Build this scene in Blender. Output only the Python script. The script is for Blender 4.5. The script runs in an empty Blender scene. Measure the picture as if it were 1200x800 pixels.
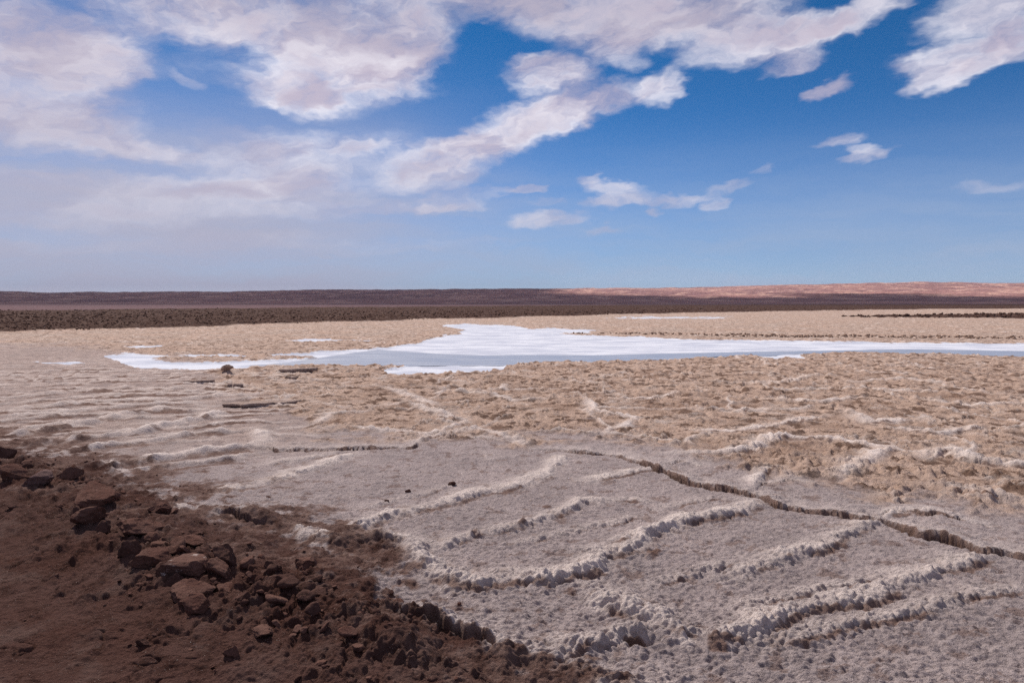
import bpy, math, random
import numpy as np
from mathutils import Vector, Matrix
random.seed(7)
R = np.random.RandomState(11)
col = bpy.context.scene.collection
SC = bpy.context.scene

# ---------------------------------------------------------------- camera model (author's 1200x800 survey of the place)
H, F, Y0 = 1.7, 800.0, 354.0
PITCH = math.atan((400 - Y0) / F)
CP, SP = math.cos(PITCH), math.sin(PITCH)
def ray(px, py):
    a, b = (px - 600) / F, (400 - py) / F
    return np.array([a, CP + SP * b, -SP + CP * b])
def gnd(px, py, z=0.0):
    r = ray(px, py); t = (z - H) / r[2]
    return np.array([r[0] * t, r[1] * t])
def to_px(x, y, z=0.0):
    dz = z - H
    f = y * CP - dz * SP
    u = y * SP + dz * CP
    f = np.maximum(f, 0.05)
    return 600 + F * x / f, 400 - F * u / f

# ---------------------------------------------------------------- noise in numpy
_perm = R.permutation(256).astype(np.int32)
_ang = R.rand(256) * 2 * np.pi
_gx, _gy = np.cos(_ang).astype(np.float32), np.sin(_ang).astype(np.float32)
def perlin(x, y, s=0):
    x = x + s * 17.31; y = y + s * 9.77
    xi = np.floor(x).astype(np.int32); yi = np.floor(y).astype(np.int32)
    fx = (x - xi).astype(np.float32); fy = (y - yi).astype(np.float32)
    ux = fx * fx * fx * (fx * (fx * 6 - 15) + 10); uy = fy * fy * fy * (fy * (fy * 6 - 15) + 10)
    def g(a, b, dx, dy):
        h = _perm[(_perm[(xi + a) & 255] + yi + b + s * 31) & 255]
        return _gx[h] * dx + _gy[h] * dy
    n0 = g(0, 0, fx, fy); n1 = g(1, 0, fx - 1, fy)
    n2 = g(0, 1, fx, fy - 1); n3 = g(1, 1, fx - 1, fy - 1)
    a = n0 + ux * (n1 - n0); b = n2 + ux * (n3 - n2)
    return (a + uy * (b - a)) * 1.5
def fbm(x, y, s=0, o=4, g=.5):
    t = 0; a = 1; n = 0
    for k in range(o):
        t = t + a * perlin(x * 2**k, y * 2**k, s + k * 3); n += a; a *= g
    return t / n
def voro(x, y, s=0):
    xi = np.floor(x).astype(np.int64); yi = np.floor(y).astype(np.int64)
    f1 = np.full(x.shape, 9.); f2 = np.full(x.shape, 9.); cid = np.zeros(x.shape, np.int32)
    for a in (-1, 0, 1):
        for b in (-1, 0, 1):
            h = _perm[(_perm[(xi + a) & 255] + yi + b + s * 13) & 255]
            h2 = _perm[(h + 91) & 255]
            d = np.hypot(xi + a + .1 + .8 * h / 255. - x, yi + b + .1 + .8 * h2 / 255. - y)
            m = d < f1
            f2 = np.where(m, f1, np.minimum(f2, d)); cid = np.where(m, h, cid); f1 = np.where(m, d, f1)
    return f1, f2, cid / 255.
def sst(a, b, x):
    t = np.clip((x - a) / (b - a), 0, 1); return t * t * (3 - 2 * t)
def seg_dist(px, py, A, B):
    ex, ey = B[0] - A[0], B[1] - A[1]
    L2 = ex * ex + ey * ey + 1e-12
    t = np.clip(((px - A[0]) * ex + (py - A[1]) * ey) / L2, 0, 1)
    dx, dy = px - A[0] - t * ex, py - A[1] - t * ey
    return np.hypot(dx, dy), t, (ex * (py - A[1]) - ey * (px - A[0])), dy
def poly_sd(px, py, P):
    """signed distance, positive inside"""
    d = np.full(px.shape, 1e9); ins = np.zeros(px.shape, bool); n = len(P)
    for i in range(n):
        A, B = P[i], P[(i + 1) % n]
        d = np.minimum(d, seg_dist(px, py, A, B)[0])
        if A[1] != B[1]:
            c = ((A[1] > py) != (B[1] > py)) & (px < (B[0] - A[0]) * (py - A[1]) / (B[1] - A[1]) + A[0])
            ins ^= c
    return np.where(ins, d, -d)

# ---------------------------------------------------------------- surveyed outlines (survey pixels, turned into ground metres)
BROWN = [(-900, 470), (-300, 505), (0, 526), (60, 538), (110, 548), (150, 572), (200, 598), (245, 606), (300, 622), (350, 640),
         (400, 652), (445, 682), (468, 724), (520, 750), (600, 782), (660, 806), (800, 900), (1000, 1200), (1300, 3500), (-4000, 3500), (-4000, 600)]
TAN = [(240, 432), (262, 455), (335, 492), (372, 514), (480, 512), (560, 503), (620, 513), (700, 513), (780, 528), (850, 540), (960, 565),
       (1060, 590), (1200, 612), (1500, 670), (2500, 800), (4000, 700), (4000, 354.5), (-3000, 354.5), (-3000, 392), (0, 404), (120, 410)]
SALT = [(122, 417), (150, 413), (200, 417), (250, 415), (300, 418), (335, 415), (400, 410), (440, 408), (490, 401), (515, 395), (548, 387),
        (515, 381), (545, 379), (600, 381), (625, 386), (650, 391), (720, 393), (800, 397), (900, 398.5), (1000, 400), (1200, 403), (1500, 405),
        (1500, 424), (1200, 419), (1100, 415), (1000, 412.5), (948, 414), (940, 420), (905, 420.5), (880, 416), (820, 418.5), (770, 422),
        (700, 424), (660, 423.5), (598, 428), (592, 435), (520, 437), (455, 438), (450, 434), (478, 428), (400, 428.5), (345, 429), (300, 430),
        (262, 434), (215, 434), (158, 431), (140, 424)]
ISLE = [(178, 421), (200, 417.5), (228, 418), (250, 419), (300, 418.5), (345, 417.5), (375, 419), (330, 422), (290, 423.5), (235, 425), (195, 423)]
SALT2 = [[(143, 406.5), (170, 404.5), (198, 403.5), (190, 407), (160, 408)], [(317, 399), (360, 397.5), (430, 398.5), (445, 400), (380, 400.5)],
         [(700, 372), (760, 370.8), (860, 371), (840, 372.6), (760, 373)], [(40, 424), (90, 423), (100, 426), (60, 427)],
         [(590, 386), (640, 384), (700, 386), (690, 390), (640, 391)]]
WATER = [(290, 427), (340, 423), (400, 414), (443, 408.5), (480, 411), (510, 413), (567, 415), (633, 414.5), (693, 415), (800, 412.5), (933, 410),
         (1067, 408), (1200, 410), (1500, 412), (1500, 423), (1200, 418), (1100, 413.8), (1000, 411.5), (943, 413), (900, 416), (875, 415), (820, 417.5),
         (770, 421), (700, 423), (640, 424), (587, 427), (520, 427), (460, 427.5), (400, 427.8), (340, 428.2)]
DARK = [(-2500, 420), (-900, 413), (-400, 402), (0, 390), (200, 384), (400, 377.5), (600, 371.8), (800, 366.8), (1000, 363.2), (1200, 361.6), (1700, 360),
        (4000, 359), (4000, 356), (1200, 356.2), (800, 357), (400, 360), (0, 364), (-900, 367), (-2500, 370)]
DARK2 = [(975, 371.3), (1060, 369.5), (1200, 367.5), (1700, 366), (1700, 372), (1200, 373.2), (1120, 373), (1040, 372.5)]
# ridges: (points, half width m, height m, whiteness)
RIDGES = [
 ([(246,580),(296,572),(340,560),(368,550),(400,539),(416,534)], .075, .045, 1),
 ([(400,628),(452,610),(508,596),(560,580),(608,572),(640,558),(656,542),(664,536)], .07, .055, 1),
 ([(496,654),(548,632),(608,620),(656,604),(680,591),(732,588),(756,590)], .055, .045, .7),
 ([(688,566),(720,560),(760,552),(775,553)], .06, .04, 1),
 ([(892,590),(864,604),(800,616),(760,630),(740,648),(704,656),(696,674),(672,678),(648,686),(608,684),(560,692),(542,690),(520,682),(496,660),(472,642),(452,637),(400,640),(360,634)], .07, .07, 1),
 ([(680,688),(704,708),(740,722),(768,730),(800,746),(840,753),(880,746),(920,730),(952,717),(1020,708),(1056,692),(1080,681),(1132,664),(1160,655)], .065, .06, .8),
 ([(860,682),(896,662),(952,648),(984,632),(1016,619),(1036,612)], .06, .05, .8),
 ([(464,728),(520,745),(560,760),(608,776),(648,777),(680,765),(732,752),(756,738)], .06, .06, .6),
 ([(648,780),(700,810),(800,850)], .08, .05, .5),
 ([(236,600),(280,607),(328,618),(352,628),(362,636)], .07, .05, .6),
 ([(0,484),(67,479),(113,474),(160,473),(213,471),(247,467),(275,462)], .09, .06, .8),
 ([(0,516),(60,508),(110,499),(150,489),(190,483),(240,484)], .09, .07, .8),
 ([(20,528),(52,523),(100,518),(160,511),(200,502),(240,494),(262,486)], .09, .08, 1),
 ([(0,470),(67,464),(120,458),(170,456)], .09, .055, .6),
 ([(0,457),(67,453),(120,449),(190,447)], .1, .05, .5),
 ([(-60,500),(0,497),(60,492),(110,487)], .08, .05, .5),
 ([(100,556),(132,550),(180,542),(240,533),(288,528),(304,517),(296,505)], .08, .07, 1),
 ([(816,506),(860,508),(932,498),(970,490)], .09, .04, 1),
 ([(790,537),(880,532),(912,516),(984,520),(1040,532),(1000,555),(985,563)], .08, .05, 1),
 ([(1070,540),(1120,532),(1152,547),(1196,552),(1260,550)], .08, .06, 1),
 ([(996,484),(1024,498),(1080,497)], .1, .04, 1),
 ([(510,490),(540,494),(545,500),(520,508),(500,512),(430,506),(415,502)], .07, .05, 1),
 ([(690,470),(700,484),(745,492),(735,502),(700,510)], .08, .05, 1),
 ([(440,452),(480,466),(520,480)], .1, .045, .8),
 ([(880,452),(930,448),(960,440)], .1, .04, .8),
 ([(620,526),(600,516),(560,506),(500,516),(486,522)], .08, .03, .8),
 ([(878,578),(892,560),(912,552)], .05, .04, 1),
 ([(860,585),(800,590),(770,600)], .05, .015, .3),
 ([(1030,612),(1060,605),(1120,608)], .06, .03, .8),
 ([(330,505),(372,500),(392,488),(440,484)], .08, .04, .8),
 ([(352,470),(400,480),(450,478),(500,470)], .08, .03, .5),
 ([(140,575),(200,590),(250,580)], .05, .02, .3),
]
RIDGES += [
 ([(0,447),(60,446),(120,443),(170,441)], .10, .05, .6),
 ([(0,438),(50,437),(110,434),(150,435)], .11, .05, .5),
 ([(60,462),(110,461),(170,461),(230,455)], .09, .05, .7),
 ([(0,477),(70,471),(130,466),(200,463),(240,459)], .08, .05, .7),
 ([(0,492),(70,488),(130,481),(190,476),(240,473)], .08, .06, .9),
 ([(20,508),(80,500),(130,494),(170,489)], .07, .05, .8),
 ([(70,535),(120,527),(170,521),(230,511),(280,508)], .07, .06, .9),
 ([(120,560),(170,552),(220,546),(270,541),(300,533)], .06, .045, .6),
 ([(300,548),(360,540),(420,527)], .06, .035, .6),
 ([(600,640),(650,628),(700,618),(760,606)], .04, .02, .4),
 ([(760,690),(820,672),(870,662)], .045, .03, .5),
 ([(860,720),(930,700),(1000,690),(1060,672)], .045, .03, .5),
 ([(900,760),(980,742),(1060,722),(1140,700),(1200,690)], .05, .035, .5),
 ([(420,600),(480,584),(540,568)], .04, .02, .35),
 ([(700,468),(760,470),(800,462)], .08, .04, .9), ([(560,458),(600,470),(650,468)], .08, .04, .8),
 ([(900,470),(960,474),(1010,468)], .09, .05, .9), ([(1040,505),(1100,512),(1160,505)], .08, .05, .9),
 ([(1080,470),(1140,478),(1200,474)], .09, .05, .9), ([(820,480),(860,486),(905,480)], .08, .05, .8),
 ([(470,470),(500,484),(540,492)], .08, .05, .9), ([(1000,450),(1060,446),(1120,452)], .1, .05, .8), ([(1100,575),(1150,585),(1200,590)], .07, .04, .7)]
# cracks with the far plate lifted: (points, lift m, gap half width m)
CRACKS = [
 ([(620,527),(672,531),(720,535),(744,543),(764,549),(800,566),(840,575),(878,581),(896,588),(912,595),(960,603),(1008,611),(1040,616),(1056,622),(1080,631),(1120,639),(1152,650),(1200,655),(1290,662)], .075, .020, .55),
 ([(308,525),(328,530),(400,530),(440,527),(484,526),(492,520)], .06, .02, .5),
 ([(240,603),(280,609),(320,619)], .05, .014, .25),
 ([(456,724),(500,740),(560,762),(600,775)], .05, .02, .3),
 ([(560,527),(575,545)], .02, .01, .2),
 ([(492,519),(540,514),(590,518),(622,527)], .025, .008, .3),
 ([(878,581),(900,570),(930,566),(960,572)], .02, .007, .2),
 ([(764,549),(800,545),(850,552)], .02, .006, .2),
 ([(250,520),(308,525)], .03, .009, .3),
 ([(1008,611),(1060,606),(1120,612),(1200,628)], .02, .007, .25),
]
# lumps: centre px, radii m, height, colour class (0 salt, 1 tan/brown)
LUMPS = [((466,660),.09,.07,1),((486,668),.08,.07,1),((448,672),.07,.05,1),((430,690),.09,.05,1),((672,697),.07,.05,1),((640,692),.06,.04,1),
         ((704,712),.07,.06,0),((745,716),.08,.07,0),((775,722),.07,.06,0),((784,748),.07,.08,1),((842,762),.07,.06,1),((800,752),.06,.05,0),
         ((730,640),.07,.06,1),((765,650),.06,.05,1),((920,656),.05,.04,1),((980,640),.05,.04,1),((530,690),.07,.06,0),((490,648),.06,.07,0),
         ((452,640),.08,.07,1),((612,618),.05,.05,1),((556,630),.04,.04,1),((528,640),.03,.03,1),((640,595),.04,.03,1),
         ((268,437),.25,.22,1),((240,445),.3,.12,1),((200,600),.1,.08,0),((150,560),.12,.08,1),((360,655),.1,.08,1),((300,640),.14,.08,1),((400,668),.12,.07,1),
         ((745,768),.05,.05,1),((700,772),.06,.05,1),((640,788),.06,.06,1),((520,742),.06,.05,1),((480,720),.07,.05,0),((590,778),.05,.05,1)]
BERM = [(-120,560),(0,556),(60,572),(110,604),(160,640),(210,672),(260,690),(310,710),(380,735),(460,770)]

def W(pts): return [gnd(*p) for p in pts]
def _left(p): return sum(q[0] for q in p) / len(p) < 290 and p[0][1] < 565
def _far(p): return not _left(p) and max(q[1] for q in p) < 560 and min(q[1] for q in p) < 512
RW = [(W(p), w * (1.05 if _left(p) else .72 if _far(p) else 1), h * (1.2 if _left(p) else .8 if _far(p) else 1), c, _left(p)) for p, w, h, c in RIDGES]
CW = [(W(p), l, g, f) for p, l, g, f in CRACKS]
LW = [(gnd(*p), r, h, c) for p, r, h, c in LUMPS]
BW = W(BERM)
HOLE = gnd(744, 754)

def terrain(x, y):
    """height and material masks of the ground at world x, y"""
    x = np.asarray(x, np.float64); y = np.asarray(y, np.float64)
    D = np.hypot(x, y)
    def fade(lam):                       # drop wavelengths finer than the sheet can carry
        return np.clip(lam / (0.0009 * D * D.clip(0, 18) + .004) / 2.2, 0, 1)
    front = y > .25
    px, py = to_px(x, np.maximum(y, .25))
    # ragged edges for the outlines
    nx = fbm(x * 1.1, y * 1.1, 1, 4, .6); ny = fbm(x * 1.1, y * 1.1, 5, 4, .6)
    pscale = F / np.maximum(D, 1.)       # survey pixels per metre across
    near = np.clip(14 / np.maximum(D, 1), .2, 1)
    wx = px + nx * .35 * pscale * near; wy = py + ny * .35 * np.minimum(pscale * H / np.maximum(D, 1), 60) * near * 1.6
    n_big = fbm(x * .35, y * .35, 9, 4); n_mid = fbm(x * 1.7, y * 1.7, 14, 4); n_fine = fbm(x * 7, y * 7, 21, 3)
    br = sst(-26, 12, poly_sd(wx, wy, BROWN) + 14 * n_mid * near + 9 * n_fine); br = np.where(front, br, 1.)
    ta = sst(-10, 10, poly_sd(wx, wy, TAN) + (22 * n_mid + 26 * n_big + 10 * n_fine) * near); ta = np.where(front, ta, 0)
    nwy = fbm(x * .8, y * .25, 33, 5, .6)
    sx, sy = px + nwy * 10, py + nwy * 2.6 + 1.2 * fbm(x * 2.2, y * .8, 36, 3)
    sa = sst(-.6, .6, poly_sd(sx, sy, SALT))
    sa = sa * (1 - sst(-.6, .6, poly_sd(sx, sy, ISLE)))
    for q in SALT2: sa = np.maximum(sa, .75 * sst(-.8, .8, poly_sd(sx, sy, q) + 1.2 * fbm(x * 1.2, y * .4, 41, 3)))
    wa = sst(-.4, .5, poly_sd(px + nwy * 6, py + nwy * .9, WATER))
    sa = np.where(front, sa, 0); wa = np.where(front, wa, 0)
    dk = sst(-.9, .9, poly_sd(px, py + fbm(x * .12, y * .12, 44, 4) * 1.6, DARK))
    dk = np.maximum(dk, .95 * sst(-.5, .6, poly_sd(px, py, DARK2) + 2.2 * fbm(x * .12, y * .06, 45, 4) - .1))
    dk = np.where(front, dk, 0)
    lim = 2.5 - 2.0 * np.clip((px - 0) / 1200, -1, 1)          # the purple plain beyond
    pl = np.where(front, sst(0, 1, (368.5 - 9.5 * np.clip(px / 1000., -1, 1.05) - py) / 2.), 1. * (D > 60)) * (D > 50)
    ta = ta * (1 - br)
    mid = np.where(front, sst(-95 + 60 * sst(380, 520, px), 0, poly_sd(px, py, BROWN) * np.clip(5 / np.maximum(D, 3), .35, 1.3) ** -1 * .8 + 30 * n_mid + 16 * n_fine), 0)
    ta = np.maximum(ta, .42 * sst(460, 300, px) * (1 - br) * sst(560, 500, py) * front)
    # ---------------- relief
    z = .05 * fbm(x * .13, y * .13, 50, 3) * sst(3, 12, D)
    wxm = x + .07 * fbm(x * 2.6, y * 2.6, 60, 4, .6); wym = y + .07 * fbm(x * 2.6, y * 2.6, 64, 4, .6)
    crumb = np.zeros_like(x); ridge = np.zeros_like(x); rh = np.zeros_like(x); soil_shade = np.zeros_like(x)
    beads = .8 + .75 * fbm(x * 3, y * 3, 70, 3)
    patch = sst(-.4, .12, fbm(x * 2.3, y * 2.3, 77, 3))
    for pts, w, h, c, lf in RW:
        P = np.array(pts); m = .5
        k = (x > P[:, 0].min() - m) & (x < P[:, 0].max() + m) & (y > P[:, 1].min() - m) & (y < P[:, 1].max() + m)
        if not k.any(): continue
        X, Y = wxm[k], wym[k]; d = np.full(X.shape, 9.); T = np.zeros(X.shape); S = np.zeros(X.shape)
        for i in range(len(P) - 1):
            q, t, _, dy = seg_dist(X, Y, P[i], P[i + 1]); T = np.where(q < d, i + t, T); S = np.where(q < d, dy, S); d = np.minimum(d, q)
        endf = sst(0, .5, T) * sst(0, .5, len(P) - 1 - T) * .6 + .4
        ww = w * (.80 + .55 * beads[k])
        da = d * np.where(S < 0, 1.7, .72)
        e = np.exp(-(da / ww) ** 2)
        hh = 1.05 * h * beads[k].clip(.35, 1.3) * endf
        rh[k] = np.maximum(rh[k], hh * (e * .8 + .2 * np.exp(-(da / (ww * 2.6)) ** 2)))
        ridge[k] = np.maximum(ridge[k], c * np.exp(-(da / (ww * 1.35)) ** 2) * endf * beads[k].clip(.45, 1.1)); crumb[k] = np.maximum(crumb[k], np.exp(-(d / (ww * 1.3)) ** 2) * endf)
        if lf: soil_shade[k] = np.maximum(soil_shade[k], 1.05 * endf * np.exp(-((-S - .13) / .075) ** 2) * np.exp(-(d / .24) ** 2))
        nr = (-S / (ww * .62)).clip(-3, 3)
        soil_shade[k] = np.maximum(soil_shade[k], .95 * np.exp(-((nr - 1.1) / .7) ** 2) * np.exp(-(d / (ww * 1.5)) ** 2) * (.35 + .65 * patch[k]) * endf)  # bare soil brown that also paints the shaded near flank of the ridge
    # a wide web of weak pressure ridges over the rough crust
    vx, vy = x + .35 * fbm(x * .9, y * .9, 81, 4), y + .35 * fbm(x * .9, y * .9, 84, 4)
    f1, f2, cid = voro(vx * .55, vy * .55, 3)
    web = np.exp(-((f2 - f1) / .035) ** 2) * sst(-.1, .3, fbm(x * .5, y * .5, 87, 3)) * (ta * .9 + .12 * (1 - br)) * sst(5, 8, D)
    rh = np.maximum(rh, .035 * web * beads.clip(.2, 1.5)); ridge = np.maximum(ridge, .75 * web)
    q1, q2, _ = voro(vx * 1.5 + .3 * n_fine, vy * 1.5, 21)
    web2 = np.exp(-((q2 - q1) / .05) ** 2) * sst(.0, .3, fbm(x * .7 + 9, y * .7, 88, 3)) * ta * sst(30, 18, D)
    rh = np.maximum(rh, .025 * web2); ridge = np.maximum(ridge, .55 * web2)
    # long low arcs on the far left
    ph = (y - .25 * x + .7 * fbm(x * .35, y * .35, 90, 3) + .10 * fbm(x * 2, y * 2, 91, 3)) / .52; ph = ph - np.floor(ph)
    left = sst(450, 280, px) * (1 - br) * sst(540, 505, py) * front * sst(-.28, .10, fbm(x * .8, y * .8, 93, 3)) * sst(28, 18, D)
    prof = sst(.34, .46, ph) * sst(1.0, .46, ph)
    rh = np.maximum(rh, .04 * prof * left * beads.clip(.3, 1.4)); ridge = np.maximum(ridge, .9 * sst(.38, .46, ph) * sst(.85, .5, ph) * left * beads.clip(.2, 1))
    soil_shade = np.maximum(soil_shade, .9 * left * sst(.16, .26, ph) * sst(.46, .40, ph) * (.45 + .55 * sst(-.2, .2, n_mid)))
    z = z + rh * (1 - .3 * br)
    soil_shade = np.maximum(soil_shade, .82 * mid ** .6 * sst(-.5, .1, n_mid + .6 * n_fine))
    for pts, lift, gap, fall in CW:
        P = np.array(pts); m = .8
        k = (x > P[:, 0].min() - m) & (x < P[:, 0].max() + m) & (y > P[:, 1].min() - m) & (y < P[:, 1].max() + m)
        if not k.any(): continue
        X = x[k] + .07 * fbm(x[k] * 4, y[k] * 4, 72, 4, .6); Y = y[k] + .09 * fbm(x[k] * 4, y[k] * 4, 75, 4, .6)
        d = np.full(X.shape, 9.); S = np.zeros(X.shape); T = np.zeros(X.shape)
        for i in range(len(P) - 1):
            q, t, s, _ = seg_dist(X, Y, P[i], P[i + 1]); mm = q < d
            S = np.where(mm, np.sign(s), S); T = np.where(mm, i + t, T); d = np.minimum(d, q)
        endf = sst(0, .8, T) * sst(0, .8, len(P) - 1 - T)
        var = (.7 + 1.3 * fbm(x[k] * 1.9, y[k] * 1.9, 78, 3)).clip(.22, 1.6)
        far = sst(-.006, .010, S * d)
        z[k] += endf * var * .85 * lift * far * np.exp(-(d / fall)) - endf * gap * 4.2 * np.exp(-((S * d + gap * .6) / (gap * .65)) ** 2) * var
        soil_shade[k] = np.maximum(soil_shade[k], 1.15 * endf * var.clip(.3, 1) ** .5 * np.exp(-((S * d + .002) / (gap * 1.1)) ** 2))  # dark brown along the crack, painting the shade of its face and gap
        ridge[k] = np.maximum(ridge[k], .5 * endf * far * np.exp(-(d / .16)))
    for c, r, h, kcol in LW:
        m = 3 * r
        k = (abs(x - c[0]) < m) & (abs(y - c[1]) < m)
        if not k.any(): continue
        d = np.hypot(wxm[k] - c[0], (wym[k] - c[1]) * .8) / r
        e = (1 - (d * (1 + .3 * n_fine[k]) / 1.25) ** 2).clip(0, 1) ** .75
        z[k] += .36 * h * e * (1 + .5 * n_fine[k])
        if kcol: soil_shade[k] = np.maximum(soil_shade[k], .7 * sst(1.5, .6, d) * sst(-.25, .25, n_fine[k] - (y[k] - c[1]) / r * .3))
        else: ridge[k] = np.maximum(ridge[k], .7 * e)
    d = np.hypot((x - HOLE[0]) / 1.5 + (y - HOLE[1]) * .1, y - HOLE[1]); e = np.exp(-(d / .045) ** 2)
    z -= .10 * e; soil_shade = np.maximum(soil_shade, sst(.2, .7, e))
    # crust grain, finely scaled like dried foam
    k = D < 70
    X, Y = x[k], y[k]; fk = fade(.1)[k]
    g1 = perlin(X * 9 + .3 * Y, Y * 15, 100); g2 = perlin(X * 22, Y * 34, 101); g3 = perlin(X * 48, Y * 70, 102); g0 = perlin(X * 3.5, Y * 5, 103)
    crust = .008 * g0 + .016 * np.abs(g1) * fk + .011 * g2 * fade(.04)[k] + .0055 * g3 * fade(.02)[k]
    f1, f2, _ = voro(X * 8.5 + .5 * g0, Y * 8.5 + .4 * g1, 5); c1, c2, ci = voro(X * 17 + .4 * g1, Y * 17 + .4 * g2, 6)
    pop = sst(-.35, .25, perlin(X * 2.4, Y * 2.4, 107))
    clod = (.045 * (1 - (f1 / .72) ** 2).clip(0, 1) * fade(.12)[k] + .024 * (1 - (c1 / .7) ** 2).clip(0, 1) * fade(.06)[k]) * (.45 + .75 * pop) * (.7 + .6 * ci)
    clod = clod + .02 * fbm(X * 1.4, Y * 1.4, 110, 3) + .006 * g2 * fade(.03)[k]
    fk2 = sst(7, 15, D[k]); h1, h2, hi_ = voro(X * 6 + .6 * g0, Y * 4.2 + .5 * g0, 15)
    clod = clod + fk2 * (.06 * (1 - (h1 / .75) ** 2).clip(0, 1) * (.1 + hi_) + .02 * np.abs(g0))
    far_soft = 1 - .55 * sst(20, 40, D[k])
    so1 = fbm(X * 2.2, Y * 2.2, 120, 5, .55); so2 = fbm(X * 6.5, Y * 6.5, 125, 4, .55); s1, s2, si = voro(X * 5 + so1, Y * 5 + so2, 8)
    pd = np.full(X.shape, 9.)
    for i in range(len(BW) - 1): pd = np.minimum(pd, seg_dist(X, Y, BW[i], BW[i + 1])[0])
    rough = np.exp(-(pd / .55) ** 2)
    soil = .03 * so1 + .018 * so2 + rough * (.05 + .10 * np.abs(so1) + .08 * np.abs(so2) + .035 * (1 - (s1 / .75) ** 2).clip(0, 1) * (.3 + si)) + .005 * g2 + .003 * g3
    cr1 = perlin(X * 1.7 + .4 * g0, Y * 2.6 + .3 * g1, 128); cr2 = perlin(X * 4.1, Y * 5.2 + .4 * g1, 129)
    soil = soil - .022 * np.exp(-(cr1 / .035) ** 2) * sst(-.1, .3, so1) - .014 * np.exp(-(cr2 / .05) ** 2) * sst(0, .4, so2)
    edge = np.exp(-((br[k] - .5) / .3) ** 2)
    soil = soil + .04 * edge * np.abs(so2) * 2
    wet = np.maximum(sa, 0)[k]
    b = br[k]; t = ta[k]
    d1, d2, di = voro(X * 24 + .5 * g1, Y * 36 + .5 * g1, 12); e1, e2, ei = voro(X * 13 + .8 * g1, Y * 15 + .8 * g2, 14)
    crust = crust + .011 * (1 - (d1 / .7) ** 2).clip(0, 1) * (.2 + di) * fade(.035)[k]
    pr = np.maximum(np.maximum(crumb[k], .6 * web[k]), .35 * mid[k])
    crust = crust + pr.clip(0, 1) * (.015 * (1 - (e1 / .75) ** 2).clip(0, 1) * (.25 + ei) * fade(.07)[k] + .012 * (1 - (d1 / .7) ** 2).clip(0, 1) * fade(.035)[k] - .012)
    crust = crust + mid[k] * (.04 * np.abs(so2) + .03 * np.abs(so1))
    loc = b * soil + (1 - b) * (t * clod * far_soft + (1 - t) * crust * (1 + .0 * b)) + (1 - b) * (1 - t) * .0
    z[k] = z[k] * (1 - .9 * wet) + loc * (1 - .96 * wet)
    z = np.where(sa > 0, z - .035 * sa - .03 * wa, z)
    # dark clod field
    kk = (dk > .02) & (D < 400)
    if kk.any():
        X, Y = x[kk], y[kk]
        v1, v2, vi = voro(X * 1.3, Y * 1.3, 9)
        z[kk] += dk[kk] * (.16 * (.8 - v1).clip(0, 1) * (.4 + vi) + .10 * fbm(X * .5, Y * .5, 130, 3) + .06)
    z += sst(60, 200, D) * .25 * fbm(x * .03, y * .03, 140, 3)
    sdb = poly_sd(px, py, BROWN); dust = np.where(front, sst(150, 5, sdb + 35 * n_mid), 0) * sst(-.35, .25, n_mid + .6 * n_fine)
    soil_shade = np.maximum(soil_shade, .9 * dust * br); ridge = ridge * (1 - .6 * dust * br)
    brc = np.maximum(br * (1 - .58 * dust), .58 * mid * sst(-.45, .15, n_mid + .8 * n_fine))
    return z, brc, ta, sa, dk, ridge, pl, soil_shade, wa

# ---------------------------------------------------------------- mesh helpers
def mesh_from(name, V, Q, smooth=True):
    me = bpy.data.meshes.new(name)
    V = np.ascontiguousarray(V, np.float32); Q = np.ascontiguousarray(Q, np.int32)
    n = Q.shape[1]
    me.vertices.add(len(V)); me.vertices.foreach_set('co', V.ravel())
    me.loops.add(Q.size); me.loops.foreach_set('vertex_index', Q.ravel())
    me.polygons.add(len(Q)); me.polygons.foreach_set('loop_start', np.arange(0, Q.size, n, dtype=np.int32))
    me.update(calc_edges=True)
    if smooth: me.shade_smooth()
    return me
def link(name, me, mat=None):
    o = bpy.data.objects.new(name, me); col.objects.link(o)
    if mat and not me.materials: me.materials.append(mat)
    return o
def grid_faces(nr, nc, wrap=False):
    i = np.arange(nr - 1)[:, None]; j = np.arange(nc if wrap else nc - 1)[None, :]
    j2 = (j + 1) % nc
    a = i * nc + j; b = i * nc + j2; c = (i + 1) * nc + j2; d = (i + 1) * nc + j
    return np.stack([a, b, c, d], -1).reshape(-1, 4)
def attr(me, name, C):
    a = me.attributes.new(name, 'FLOAT_COLOR', 'POINT')
    a.data.foreach_set('color', np.ascontiguousarray(C, np.float32).ravel())

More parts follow.
